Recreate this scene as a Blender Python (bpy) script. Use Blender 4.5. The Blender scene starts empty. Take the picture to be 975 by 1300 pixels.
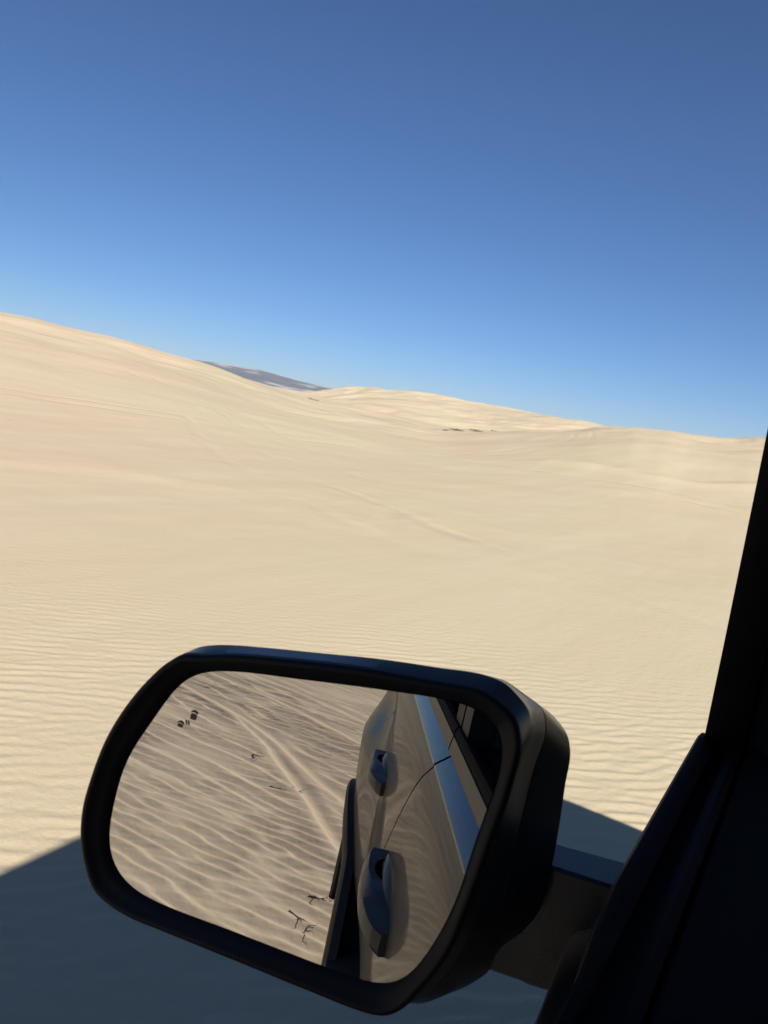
import bpy, math, random
import numpy as np
R = math.radians
rng = np.random.default_rng(7)
random.seed(7)
scene = bpy.context.scene
col = scene.collection

# ------------------------------------------------------------------ helpers
def mesh_obj(name, verts, faces, mat, parent=None, smooth=True, sharp=35):
    me = bpy.data.meshes.new(name)
    me.from_pydata([tuple(map(float, v)) for v in verts], [], [tuple(map(int, f)) for f in faces])
    me.validate(); me.update()
    mats = mat if isinstance(mat, (list, tuple)) else [mat]
    for m in mats: me.materials.append(m)
    if smooth:
        me.polygons.foreach_set('use_smooth', [True] * len(me.polygons))
        if sharp: me.set_sharp_from_angle(angle=R(sharp))
    o = bpy.data.objects.new(name, me); col.objects.link(o)
    if parent is not None:
        o.parent = parent
        w = parent['_w'] if '_w' in parent.keys() else (0, 0, 0)
        top = parent
        while top.parent is not None: top = top.parent
        if parent is top: o.location = (-top.location.x, -top.location.y, -top.location.z)
    return o

def tag(o, label=None, cat=None, group=None, kind=None):
    if label: o['label'] = label
    if cat: o['category'] = cat
    if group: o['group'] = group
    if kind: o['kind'] = kind
    return o

class MB:
    def __init__(s): s.v = []; s.f = []
    def add(s, v, f):
        b = len(s.v); s.v += [tuple(p) for p in v]; s.f += [tuple(i + b for i in q) for q in f]
    def box(s, x0, x1, y0, y1, z0, z1, bev=0.0):
        # a chamfered box
        c = np.array([(x0 + x1) / 2, (y0 + y1) / 2, (z0 + z1) / 2]); h = np.array([x1 - x0, y1 - y0, z1 - z0]) / 2
        bev = min(bev, *(h * .9)) if bev else 0
        if not bev:
            v = [(x, y, z) for x in (x0, x1) for y in (y0, y1) for z in (z0, z1)]
            s.add(v, [(0, 1, 3, 2), (4, 6, 7, 5), (0, 4, 5, 1), (2, 3, 7, 6), (0, 2, 6, 4), (1, 5, 7, 3)]); return
        rings = []
        def rect(hx, hy, z, b):
            return [(c[0] + sx, c[1] + sy, z) for sx, sy in
                    [(-hx + b, -hy), (hx - b, -hy), (hx, -hy + b), (hx, hy - b), (hx - b, hy), (-hx + b, hy), (-hx, hy - b), (-hx, -hy + b)]]
        rings = [rect(h[0] - bev, h[1] - bev, z0, bev * .4), rect(h[0], h[1], z0 + bev, bev), rect(h[0], h[1], z1 - bev, bev), rect(h[0] - bev, h[1] - bev, z1, bev * .4)]
        s.loft(rings, cap=True)
    def loft(s, rings, cap=False, closed=True):
        n = len(rings[0]); v = [p for r in rings for p in r]; f = []
        for i in range(len(rings) - 1):
            for j in range(n if closed else n - 1):
                k = (j + 1) % n
                f.append((i * n + j, i * n + k, (i + 1) * n + k, (i + 1) * n + j))
        if cap:
            f.append(tuple(range(n))[::-1]); f.append(tuple((len(rings) - 1) * n + j for j in range(n)))
        s.add(v, f)
    def tube(s, pts, rad, n=10):
        pts = [np.array(p, float) for p in pts]; rings = []
        for i, p in enumerate(pts):
            t = pts[min(i + 1, len(pts) - 1)] - pts[max(i - 1, 0)]; t = t / np.linalg.norm(t)
            a = np.cross(t, (0, 0, 1.)) if abs(t[2]) < .9 else np.cross(t, (1., 0, 0)); a /= np.linalg.norm(a); b = np.cross(t, a)
            r = rad[i] if isinstance(rad, (list, tuple)) else rad
            rings.append([tuple(p + r * (a * math.cos(q) + b * math.sin(q))) for q in np.linspace(0, 2 * math.pi, n, endpoint=False)])
        s.loft(rings, cap=True)
    def build(s, name, mat, parent=None, **k): return mesh_obj(name, s.v, s.f, mat, parent, **k)

def mat_new(name):
    m = bpy.data.materials.new(name); m.use_nodes = True
    nt = m.node_tree; b = nt.nodes['Principled BSDF']
    return m, nt, b
def N(nt, t, **kw):
    n = nt.nodes.new(t)
    for k, v in kw.items(): setattr(n, k, v)
    return n
def simple(name, rgb, rough=.5, metal=0., spec=.5, coat=0., bump=0., bscale=300., mottling=0.):
    m, nt, b = mat_new(name)
    b.inputs['Base Color'].default_value = (*rgb, 1); b.inputs['Roughness'].default_value = rough
    b.inputs['Metallic'].default_value = metal; b.inputs['Specular IOR Level'].default_value = spec
    b.inputs['Coat Weight'].default_value = coat; b.inputs['Coat Roughness'].default_value = .05; b.inputs['Coat IOR'].default_value = 1.45
    tc = N(nt, 'ShaderNodeTexCoord')
    if bump:
        t = N(nt, 'ShaderNodeTexNoise'); t.inputs['Scale'].default_value = bscale; t.inputs['Detail'].default_value = 2
        nt.links.new(tc.outputs['Object'], t.inputs['Vector'])
        bp = N(nt, 'ShaderNodeBump'); bp.inputs['Strength'].default_value = bump; bp.inputs['Distance'].default_value = .001
        nt.links.new(t.outputs['Fac'], bp.inputs['Height']); nt.links.new(bp.outputs['Normal'], b.inputs['Normal'])
    if mottling:
        t = N(nt, 'ShaderNodeTexNoise'); t.inputs['Scale'].default_value = 9; t.inputs['Detail'].default_value = 5
        nt.links.new(tc.outputs['Object'], t.inputs['Vector'])
        mr = N(nt, 'ShaderNodeMapRange'); mr.inputs['From Min'].default_value = .3; mr.inputs['From Max'].default_value = .75
        mr.inputs['To Min'].default_value = max(0, rough - mottling); mr.inputs['To Max'].default_value = rough + mottling
        nt.links.new(t.outputs['Fac'], mr.inputs['Value']); nt.links.new(mr.outputs['Result'], b.inputs['Roughness'])
    return m

# ------------------------------------------------------------------ materials
def sand_material():
    m, nt, b = mat_new('sand')
    L = nt.links.new
    tc = N(nt, 'ShaderNodeTexCoord')
    def noise(scale, detail=3, rough=.55, stretch=None, src=None):
        t = N(nt, 'ShaderNodeTexNoise'); t.inputs['Scale'].default_value = scale; t.inputs['Detail'].default_value = detail
        t.inputs['Roughness'].default_value = rough
        if stretch:
            mp = N(nt, 'ShaderNodeMapping'); mp.inputs['Rotation'].default_value = (0, 0, R(stretch[0])); mp.inputs['Scale'].default_value = stretch[1]
            L(tc.outputs['Object'], mp.inputs['Vector']); L(mp.outputs['Vector'], t.inputs['Vector'])
        else: L(tc.outputs['Object'], t.inputs['Vector'])
        return t.outputs['Fac']
    def rng_(src, a, b_, lo, hi):
        mr = N(nt, 'ShaderNodeMapRange'); mr.inputs['From Min'].default_value = a; mr.inputs['From Max'].default_value = b_
        mr.inputs['To Min'].default_value = lo; mr.inputs['To Max'].default_value = hi; L(src, mr.inputs['Value']); return mr.outputs['Result']
    def mix(fac, c1, c2):
        mx = N(nt, 'ShaderNodeMix', data_type='RGBA'); L(fac, mx.inputs[0])
        for s, c in ((mx.inputs[6], c1), (mx.inputs[7], c2)):
            if isinstance(c, tuple): s.default_value = (*c, 1)
            else: L(c, s)
        return mx.outputs[2]
    big = rng_(noise(.06, 5), .38, .62, 0, 1)
    c = mix(big, SAND_A, SAND_B)
    # wind sorted streaks of paler and rosier grains, long across the view
    st = rng_(noise(1.1, 4, .6, (-45, (1, .12, 1))), .45, .75, 0, .55)
    c = mix(st, c, SAND_C)
    st2 = rng_(noise(.25, 4, .6, (-50, (1, .2, 1))), .5, .8, 0, .5)
    c = mix(st2, c, SAND_D)
    gr = rng_(noise(420, 2, .7), .3, .7, 0, .22)
    c = mix(gr, c, (.30, .23, .15))
    L(c, b.inputs['Base Color'])
    b.inputs['Roughness'].default_value = .95; b.inputs['Specular IOR Level'].default_value = .15
    # bump: grain near, wind ripples beyond the modelled ones
    geo = N(nt, 'ShaderNodeNewGeometry')
    g1 = noise(260, 3, .7); g2 = noise(24, 4, .6)
    b1 = N(nt, 'ShaderNodeBump'); b1.inputs['Strength'].default_value = .35; b1.inputs['Distance'].default_value = .002; L(g1, b1.inputs['Height'])
    b2 = N(nt, 'ShaderNodeBump'); b2.inputs['Strength'].default_value = .6; b2.inputs['Distance'].default_value = .006; L(g2, b2.inputs['Height'])
    L(b1.outputs['Normal'], b2.inputs['Normal'])
    ln = N(nt, 'ShaderNodeVectorMath', operation='LENGTH'); L(tc.outputs['Object'], ln.inputs[0])
    far = rng_(ln.outputs['Value'], 5.5, 9, 0, 1)
    w = N(nt, 'ShaderNodeTexWave', wave_type='BANDS', bands_direction='X'); w.inputs['Scale'].default_value = 2.6
    w.inputs['Distortion'].default_value = 5; w.inputs['Detail'].default_value = 3; w.inputs['Detail Scale'].default_value = .8
    mp = N(nt, 'ShaderNodeMapping'); mp.inputs['Rotation'].default_value = (0, 0, R(45)); L(tc.outputs['Object'], mp.inputs['Vector']); L(mp.outputs['Vector'], w.inputs['Vector'])
    b3 = N(nt, 'ShaderNodeBump'); b3.inputs['Distance'].default_value = .02; L(w.outputs['Fac'], b3.inputs['Height'])
    mul = N(nt, 'ShaderNodeMath', operation='MULTIPLY'); L(far, mul.inputs[0]); mul.inputs[1].default_value = .05; L(mul.outputs[0], b3.inputs['Strength'])
    L(b2.outputs['Normal'], b3.inputs['Normal'])
    g4 = noise(.9, 5, .6, (-45, (1, .3, 1)))
    b4 = N(nt, 'ShaderNodeBump'); b4.inputs['Distance'].default_value = .12; b4.inputs['Strength'].default_value = .16; L(g4, b4.inputs['Height'])
    L(b3.outputs['Normal'], b4.inputs['Normal'])
    # old wheel tracks sweeping over the sand further off: shallow grooves along wide arcs
    wob = N(nt, 'ShaderNodeTexNoise'); wob.inputs['Scale'].default_value = .35; wob.inputs['Detail'].default_value = 3; L(tc.outputs['Object'], wob.inputs['Vector'])
    wv = N(nt, 'ShaderNodeVectorMath', operation='SCALE'); wv.inputs['Scale'].default_value = .8; L(wob.outputs['Color'], wv.inputs[0])
    pv = N(nt, 'ShaderNodeVectorMath', operation='ADD'); L(tc.outputs['Object'], pv.inputs[0]); L(wv.outputs[0], pv.inputs[1])
    total = None
    for cx, cy, rad in ((-48, -22, 52.), (-48, -22, 53.5), (22, 62, 58.), (22, 62, 59.6), (-70, 40, 55.), (-70, 40, 56.4), (10, 90, 66.), (10, 90, 67.5)):
        sb = N(nt, 'ShaderNodeVectorMath', operation='DISTANCE'); L(pv.outputs[0], sb.inputs[0]); sb.inputs[1].default_value = (cx, cy, 0)
        d = N(nt, 'ShaderNodeMath', operation='SUBTRACT'); L(sb.outputs['Value'], d.inputs[0]); d.inputs[1].default_value = rad
        ab = N(nt, 'ShaderNodeMath', operation='ABSOLUTE'); L(d.outputs[0], ab.inputs[0])
        g_ = rng_(ab.outputs[0], .05, .28, 1, 0)
        if total is None: total = g_
        else:
            mx_ = N(nt, 'ShaderNodeMath', operation='MAXIMUM'); L(total, mx_.inputs[0]); L(g_, mx_.inputs[1]); total = mx_.outputs[0]
    brk = rng_(noise(.22, 2), .42, .6, 0, 1)
    m1 = N(nt, 'ShaderNodeMath', operation='MULTIPLY'); L(total, m1.inputs[0]); L(brk, m1.inputs[1])
    m2 = N(nt, 'ShaderNodeMath', operation='MULTIPLY'); L(m1.outputs[0], m2.inputs[0]); L(rng_(ln.outputs['Value'], 7.5, 11, 0, 1), m2.inputs[1])
    b5 = N(nt, 'ShaderNodeBump', invert=True); b5.inputs['Distance'].default_value = .034; b5.inputs['Strength'].default_value = .9; L(m2.outputs[0], b5.inputs['Height']); L(b4.outputs['Normal'], b5.inputs['Normal'])
    # broad wind-cut relief of the far dunes
    b6 = N(nt, 'ShaderNodeBump'); b6.inputs['Distance'].default_value = 4.0; L(noise(.055, 4, .5, (-30, (1, .45, 1))), b6.inputs['Height'])
    mm = N(nt, 'ShaderNodeMath', operation='MULTIPLY'); L(rng_(ln.outputs['Value'], 30, 90, 0, 1), mm.inputs[0]); mm.inputs[1].default_value = .9; L(mm.outputs[0], b6.inputs['Strength']); L(b5.outputs['Normal'], b6.inputs['Normal'])
    L(b6.outputs['Normal'], b.inputs['Normal'])
    return m
SAND_A = (.560, .475, .315); SAND_B = (.578, .452, .312); SAND_C = (.61, .53, .375); SAND_D = (.55, .43, .305)
M = dict(
    sand=sand_material(),
    paint=simple('grey_paint', (.052, .049, .044), .5, 0., .2, coat=.40),
    gloss=simple('gloss_black_trim', (.02, .022, .026), .16, 0, .6, coat=.5),
    satin=simple('satin_trim', (.05, .048, .045), .38, .2, .5),
    plastic=simple('black_plastic', (.006, .0063, .007), .5, 0, .25, bump=.25, bscale=900, mottling=.06),
    cladding=simple('grey_cladding', (.030, .030, .029), .55, 0, .35, bump=.3, bscale=700, mottling=.06),
    matte=simple('black_bezel', (.005, .005, .006), .55, 0, .25),
    housing=simple('mirror_housing_plastic', (.016, .018, .021), .32, 0, .65, bump=.2, bscale=1100, mottling=.05),
    rubber=simple('rubber', (.004, .004, .004), .75, 0, .12, bump=.3, bscale=500),
    trim=simple('interior_trim', (.016, .016, .0155), .88, 0, .08, bump=.5, bscale=700),
    pillar=simple('pillar_trim', (.085, .082, .078), .85, 0, .15, bump=.4, bscale=900),
    glass=simple('privacy_glass', (.004, .004, .005), .03, 0, .8),
    rim=simple('alloy', (.35, .35, .36), .3, .9),
    tyre=simple('tyre_rubber', (.02, .02, .02), .85, bump=.6, bscale=90),
    lamp=simple('headlamp_lens', (.6, .62, .65), .08, .2, .6, coat=1),
    red=simple('tail_lamp_lens', (.25, .01, .01), .1, 0, .6, coat=1),
    seat=simple('seat_cloth', (.018, .018, .019), .9, bump=.6, bscale=400),
    mirror=simple('mirror_silver', (.53, .53, .53), .0, 1.),
    icon=simple('etched_icon', (.085, .078, .068), .5),
    twig=simple('dry_twig', (.20, .155, .11), .9, bump=.5, bscale=60),
)

# ------------------------------------------------------------------ terrain
def lerp(th, tab):
    a = np.array(sorted(tab)); return np.interp(th, a[:, 0], a[:, 1])
def vnoise(x, y, seed=0):
    xi = np.floor(x).astype(np.int64); yi = np.floor(y).astype(np.int64); fx = x - xi; fy = y - yi
    def h(a, b):
        n = (a * 374761393 + b * 668265263 + seed * 974711) & 0xffffffff
        n = ((n ^ (n >> 13)) * 1274126177) & 0xffffffff
        return ((n ^ (n >> 16)) & 0xffff) / 65535. * 2 - 1
    u = fx * fx * fx * (fx * (fx * 6 - 15) + 10); v = fy * fy * fy * (fy * (fy * 6 - 15) + 10)
    return (h(xi, yi) * (1 - u) + h(xi + 1, yi) * u) * (1 - v) + (h(xi, yi + 1) * (1 - u) + h(xi + 1, yi + 1) * u) * v
def fbm(x, y, seed=0, o=4):
    s = 0; a = 1.; t = 0
    for i in range(o):
        s = s + a * vnoise(x + 17.3 * i, y - 9.1 * i, seed + i); t += a; a *= .5; x = x * 2.03; y = y * 2.03
    return s / t
def sstep(a, b, x):
    t = np.clip((x - a) / (b - a), 0, 1); return t * t * (3 - 2 * t)
CAMZ = 1.6
# skyline of each dune: (degrees left of straight ahead, degrees above eye level)
LEFT = [(-180, 1.2), (-60, -2), (10, -2.2), (20, -1.4), (30, -.55), (36, .1), (39.4, .42), (41.8, .74), (44.2, 1.14), (46.7, 1.54), (49.4, 1.9), (51.6, 2.2), (54.2, 2.36), (56, 2.46), (57.7, 2.64), (59.7, 2.75), (66, 3.1), (80, 3.2), (110, 2.2), (180, 1.2)]
FAR = [(-180, .8), (-40, .8), (0, 1.2), (16, 1.55), (19.7, 1.67), (22.6, 1.63), (24.4, 1.5), (27.4, 1.54), (30.5, 1.67), (33.5, 1.5), (35.5, 1.10), (36.6, .78), (38, .52), (39.5, .48), (42, .6), (50, .4), (60, .8), (180, .8)]
RIGHT = [(-180, 1.), (-70, 2.), (-20, 2.6), (0, 2.4), (5.6, 2.23), (8.1, 2.05), (9.7, 2.02), (11.3, 2.17), (13.5, 2.12), (16.4, 1.64), (19.6, .8), (23, .05), (27, -.8), (35, -2), (120, -2), (180, 1.)]
def dune(th, r, tab, rc, p, back):
    H = CAMZ + rc * np.tan(np.radians(lerp(th, tab)))
    t = r / rc
    up = np.clip(t, 0, 1)
    rise = np.where(t < 1, up ** p * (1 + .0 * up), 1 - sstep(1, back, t) * .75)
    top = np.exp(-((t - 1) / .09) ** 2) * .0
    return H * (rise + top)
def smax(a, b, k):
    h = np.clip(.5 + .5 * (a - b) / k, 0, 1); return b * (1 - h) + a * h + k * h * (1 - h)
def seg_dist(x, y, pts):
    best = np.full(x.shape, 1e9); sg = np.zeros(x.shape)
    for (ax, ay), (bx, by) in zip(pts[:-1], pts[1:]):
        dx, dy = bx - ax, by - ay; l2 = dx * dx + dy * dy
        t = np.clip(((x - ax) * dx + (y - ay) * dy) / l2, 0, 1)
        px, py = x - ax - t * dx, y - ay - t * dy; d = np.hypot(px, py)
        s = np.sign(dx * py - dy * px); m = d < best; best = np.where(m, d, best); sg = np.where(m, s, sg)
    return best * sg
RIDGE = [(-10.5, 30.5), (-6.2, 29.3), (-4.5, 29.2), (-3, 31.9), (0, 36), (4, 44)]
def height(x, y):
    x = np.asarray(x, float); y = np.asarray(y, float)
    r = np.hypot(x, y) + 1e-6; th = np.degrees(np.arctan2(-x, y))
    wob = .06 * fbm(x / 60, y / 60, 11, 3)
    a = dune(th, r * (1 + wob), LEFT, 135., 1.35, 2.0)
    c = dune(th, r * (1 - wob), RIGHT, 95., 1.45, 1.8)
    b = dune(th, r, FAR, 430., 1.15, 1.8)
    b = b + sstep(150, 330, r) * (1 - sstep(34, 40, th)) * (6.5 * (np.abs(fbm(x / 75, y / 75, 5, 3)) - .25)) * (1 - sstep(600, 1200, r))
    z = smax(smax(a, c, .35), b * sstep(90, 260, r) - 1.5 * (1 - sstep(90, 260, r)), .6)
    z = z * sstep(7, 40, r)
    z = z + sstep(10, 30, r) * .10 * fbm(x / 7, y / 7, 21, 3) + sstep(25, 80, r) * (1.9 - 1.0 * np.exp(-((r - 120) / 35) ** 2)) * fbm(x / 24, y / 30, 31, 3)
    z = z + sstep(6, 10, r) * .018 * fbm(x / 1.5, y / 1.5, 41, 3)
    # low step at the foot of the left dune
    z = z + .03 * sstep(11.6, 12.5, r + .5 * fbm(x / 3, y / 3, 51, 2)) * sstep(38, 48, th) * (1 - sstep(66, 80, th))
    z = z + .22 * np.exp(-(seg_dist(x, y, RIDGE) / .8) ** 2) * (.6 + .4 * fbm(x / 2.5, y / 2.5, 57, 2))
    z = z * (1 - sstep(900, 2500, r)) - 4 * sstep(900, 2500, r)
    return z
def packet(x, y, az, lam, n, dk, da, seed):
    g = np.random.default_rng(seed); Z = np.zeros(x.shape, complex)
    for _ in range(n):
        k = 2 * math.pi / lam * (1 + dk * g.normal()); a = R(az) + R(da) * g.normal()
        # crest runs along azimuth a (clockwise from +y); wave vector at right angles
        Z += np.exp(1j * (k * (math.cos(a) * x - math.sin(a) * y) + g.uniform(0, 2 * math.pi)))
    return Z / math.sqrt(n)
TRACKS = [[(-4.6, -10.2), (-3.0, -8.1), (-1.99, -7.13), (-1.36, -6.43), (-.88, -5.55), (-.47, -4.49), (-.23, -3.85), (-.07, -3.45), (.25, -2.6), (.5, -1.8)],
          [(-4.2, -9.6), (-2.8, -7.9), (-1.9, -7.0), (-1.25, -6.3), (-.72, -5.5), (-.35, -4.77), (-.10, -4.3), (.3, -3.5)],
          [(-4.2, -10.2), (-2.8, -8.9), (-1.88, -8.09), (-1.12, -7.47), (-.53, -6.81), (-.02, -6.17), (.6, -5.3)],
          [(-3.9, -10.8), (-2.4, -9.4), (-1.3, -8.5), (-.6, -7.9), (.1, -7.1), (.7, -6.4)]]
def ripples(x, y):
    wx = x + .035 * fbm(x / .9, y / .9, 61, 3); wy = y + .035 * fbm(x / .9 + 50, y / .9, 62, 3)
    z = np.zeros(x.shape)
    dense = (x > -7.5) & (x < 2.5) & (y > -13) & (y < 8)
    X, Y, RX, RY = wx[dense], wy[dense], x[dense], y[dense]
    w = sstep(-1.5, .8, RY)
    zf = np.zeros(X.shape); zr = np.zeros(X.shape)
    f = w > 0
    def saw(ph, k):
        t = (ph / (2 * math.pi)) % 1.0
        return np.where(t < k, (t / k) ** 1.25, (1 - t) / (1 - k))
    Z = packet(X[f], Y[f], 44, .088, 40, .17, 10, 3)
    ph = np.angle(Z); am = np.clip(np.abs(Z) / .9, .1, 1.15)
    zf[f] = am * (saw(-ph, .62) - .45) * .0090
    q = w < 1
    Z = packet(X[q], Y[q], 60, .108, 34, .17, 10, 9); ph = np.angle(Z); am = np.clip(np.abs(Z) / .8, .2, 1.15)
    far = sstep(-3.5, -5.0, RY[q] + .5 * fbm(RX[q] / .9, RY[q] / .9, 77, 2))
    zr[q] = am * (saw(ph, .72) - .45) * .0215 * (1 - .6 * far)
    Z = packet(X[q], Y[q], 53, .27, 22, .2, 9, 19); ph = np.angle(Z); am = np.clip(np.abs(Z) / .8, .2, 1.15)
    zr[q] += far * am * (saw(ph, .70) - .45) * .040
    Z2 = packet(X[q], Y[q], 84, .06, 18, .15, 8, 12); zr[q] += .0012 * np.real(Z2)
    env = sstep(-7.5, -5.5, RX) * (1 - sstep(5.2, 7.5, RY)) * sstep(-12.5, -10.5, RY) * (1 - .88 * sstep(3.6, 6.0, np.hypot(RX, RY)) * (RY > 0)) * (1 - sstep(1, 2.5, RX))
    patch = .68 + .65 * fbm(RX / 1.1, RY / 1.1, 71, 2)
    tot = (zf * w + zr * (1 - w)) * env * patch
    for i, t in enumerate(TRACKS):
        wv = .03 * fbm(RX / .5, RY / .5, 80 + i, 3)
        d = seg_dist(RX, RY, t) + wv
        rd = -d; k_ = (1.0, .75, .7, .6)[i]
        lip = np.where(rd < 0, np.exp(-(rd / .085) ** 2), np.exp(-(rd / .022) ** 2))
        tot = tot * (1 - .9 * np.exp(-((rd - .06) / .12) ** 4)) + k_ * (.010 * lip - .012 * np.exp(-((rd - .075) / .048) ** 2) + .004 * np.exp(-((rd - .17) / .04) ** 2))
    z[dense] = tot
    return z
def axis(dense, neg, pos):
    a = list(dense)
    def grow(x, s, sign, stages):
        out = []; d = 0
        for lim, g, cap in stages:
            while d < lim:
                s = min(s * g, cap); d += s; out.append(x + sign * d)
        return out
    left = grow(a[0], a[1] - a[0], -1, neg); right = grow(a[-1], a[-1] - a[-2], 1, pos)
    return np.array(left[::-1] + a + right)
def seq(*parts):
    out = []
    for a, b, s in parts: out += list(np.arange(a, b, s))
    return out
BIG = 9000
xs = axis(seq((-5.6, .35, .0125)), [(700, 1.018, 7), (BIG, 1.12, 900)], [(40, 1.12, 3), (BIG, 1.15, 900)])
ys = axis(seq((-10.6, -1.9, .0145), (-1.9, .75, .06), (.75, 6.2, .0125)), [(60, 1.06, 4), (BIG, 1.15, 900)], [(700, 1.018, 7), (BIG, 1.12, 900)])
X, Y = np.meshgrid(xs, ys)
Zh = height(X, Y) + ripples(X, Y)
nx, ny = len(xs), len(ys)
print('ground grid', nx, ny)
me = bpy.data.meshes.new('sand_dunes')
co = np.empty((nx * ny, 3), np.float32); co[:, 0] = X.ravel(); co[:, 1] = Y.ravel(); co[:, 2] = Zh.ravel()
i0 = (np.arange(ny - 1)[:, None] * nx + np.arange(nx - 1)[None, :]).ravel()
q = np.stack([i0, i0 + 1, i0 + nx + 1, i0 + nx], 1).astype(np.int32)
me.vertices.add(nx * ny); me.vertices.foreach_set('co', co.ravel())
me.loops.add(q.size); me.loops.foreach_set('vertex_index', q.ravel())
me.polygons.add(len(q)); me.polygons.foreach_set('loop_start', np.arange(0, q.size, 4, dtype=np.int32))
me.polygons.foreach_set('use_smooth', np.ones(len(q), bool))
me.update(calc_edges=True); me.materials.append(M['sand'])
ground = bpy.data.objects.new('sand_dunes', me); col.objects.link(ground)
tag(ground, 'pale rippled desert sand rising to smooth dunes', 'sand', kind='structure')

def spot(az, el):
    """the place on the dunes seen from the driver's eye at this azimuth (left of ahead) and elevation"""
    r = np.geomspace(2, 900, 6000); x = -np.sin(R(az)) * r; y = np.cos(R(az)) * r
    e = np.degrees(np.arctan2(height(x, y) - CAMZ, r)); k = np.argmax(e >= el) if (e >= el).any() else np.argmax(e)
    return x[k], y[k], float(height(x[k:k + 1], y[k:k + 1])[0]), r[k]

# far hills
def hills():
    m, nt, b = mat_new('hill_scrub'); L = nt.links.new
    tc = N(nt, 'ShaderNodeTexCoord')
    def nz(s, st):
        mp = N(nt, 'ShaderNodeMapping'); mp.inputs['Scale'].default_value = st; L(tc.outputs['Object'], mp.inputs['Vector'])
        t = N(nt, 'ShaderNodeTexNoise'); t.inputs['Scale'].default_value = s; t.inputs['Detail'].default_value = 6; L(mp.outputs['Vector'], t.inputs['Vector']); return t.outputs['Fac']
    cr = N(nt, 'ShaderNodeValToRGB'); L(nz(.004, (1, 1, 3)), cr.inputs['Fac'])
    cr.color_ramp.elements[0].position = .40; cr.color_ramp.elements[0].color = (.045, .045, .055, 1)
    cr.color_ramp.elements[1].position = .60; cr.color_ramp.elements[1].color = (.36, .33, .32, 1)
    e = cr.color_ramp.elements.new(.52); e.color = (.075, .07, .078, 1)
    L(cr.outputs['Color'], b.inputs['Base Color']); b.inputs['Roughness'].default_value = 1
    na, nr = 150, 26; v = []; f = []
    for j in range(nr):
        rr = 4200 + 1500 * j / (nr - 1); t = j / (nr - 1)
        for i in range(na):
            az = 24 + 44 * i / (na - 1)
            x, y = -math.sin(R(az)) * rr, math.cos(R(az)) * rr
            e = lerp(az, [(24, .3), (31, .6), (36.2, 1.17), (38.9, 1.28), (41.9, 1.60), (44.3, 1.66), (46.7, 1.54), (52, 1.3), (60, .9), (68, .3)])
            H = CAMZ + 5200 * math.tan(R(float(e)))
            nzv = float(fbm(np.array([x / 500]), np.array([y / 500]), 91, 4)[0])
            p = math.sin(min(1, t / .67) * math.pi / 2) if t < .67 else 1 - (t - .67) * 1.2
            z = -30 + (H + 30) * p * (1 + .10 * nzv * (1 - .55 * math.exp(-((t - .67) / .1) ** 2)))
            v.append((x, y, z))
    for j in range(nr - 1):
        for i in range(na - 1):
            a = j * na + i; f.append((a, a + na, a + na + 1, a + 1))
    o = mesh_obj('distant_hills', v, f, m, sharp=None); tag(o, 'low purple grey hills beyond the dunes', 'hill', kind='structure')
hills()

# ------------------------------------------------------------------ vehicle
# axes: +y is the vehicle's nose, +x its right side, the window sill on the left runs along x = -.06
car = bpy.data.objects.new('parked_car', None); col.objects.link(car)
car.location = (.85, -.2, 0)
tag(car, 'dark grey car with black door mirror and open driver window parked on the sand', 'car')
XC = .85
BELT = 1.335
PROF = [(.30, .00), (.45, .02), (.60, .036), (.72, .056), (.85, .0745), (.95, .084), (1.03, .0885), (1.10, .0905), (1.20, .0895), (1.27, .086), (1.30, .081), (BELT, .056)]
pz = np.array([p[0] for p in PROF]); po = np.array([p[1] for p in PROF])
_zz = np.linspace(.28, BELT, 212); _oo = np.interp(_zz, pz, po)
for _ in range(30): _oo[1:-1] = (_oo[:-2] + 2 * _oo[1:-1] + _oo[2:]) / 4
pz, po = _zz, _oo
WR, WF = -1.70, 1.15
def skin(y, z):
    o = float(np.interp(z, pz, po))
    dy = y - WR
    # muscle over the rear wheel with a shelf on top
    b = float(sstep(-.95, -1.65, y)) * float(1 - sstep(-1.7, -2.3, y)) if y < -.94 else 0.
    o += .054 * b * float(sstep(.55, .75, z)) * float(1 - sstep(1.03, 1.14, z))
    o -= .028 * b * float(sstep(1.04, 1.15, z)) * float(1 - sstep(1.18, 1.29, z))
    bf = float(sstep(.85, 1.15, y)) * float(1 - sstep(1.5, 1.9, y)) if y > .84 else 0.
    o += .045 * bf * float(sstep(.5, .7, z)) * float(1 - sstep(.9, 1.05, z))
    if y > .1: o -= (.016 * float(sstep(.48, .75, y))) * float(1 - sstep(1.295, 1.33, z)) * float(sstep(1.1, 1.25, z))
    o -= .10 * float(sstep(1.2, 1.85, y)) ** 2
    o -= .05 * float(sstep(-2.0, -2.36, y))
    return o
def arch(y, c, r):
    d = abs(y - c); return .36 + math.sqrt(max(0, r * r - d * d)) if d < r else 0
def zlow(y, sill):
    return max(sill, arch(y, WR, .44), arch(y, WF, .43))
def ztop(y):
    if y > .80: return BELT - .02 - .16 * float(sstep(.8, 1.85, y))
    return BELT
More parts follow.
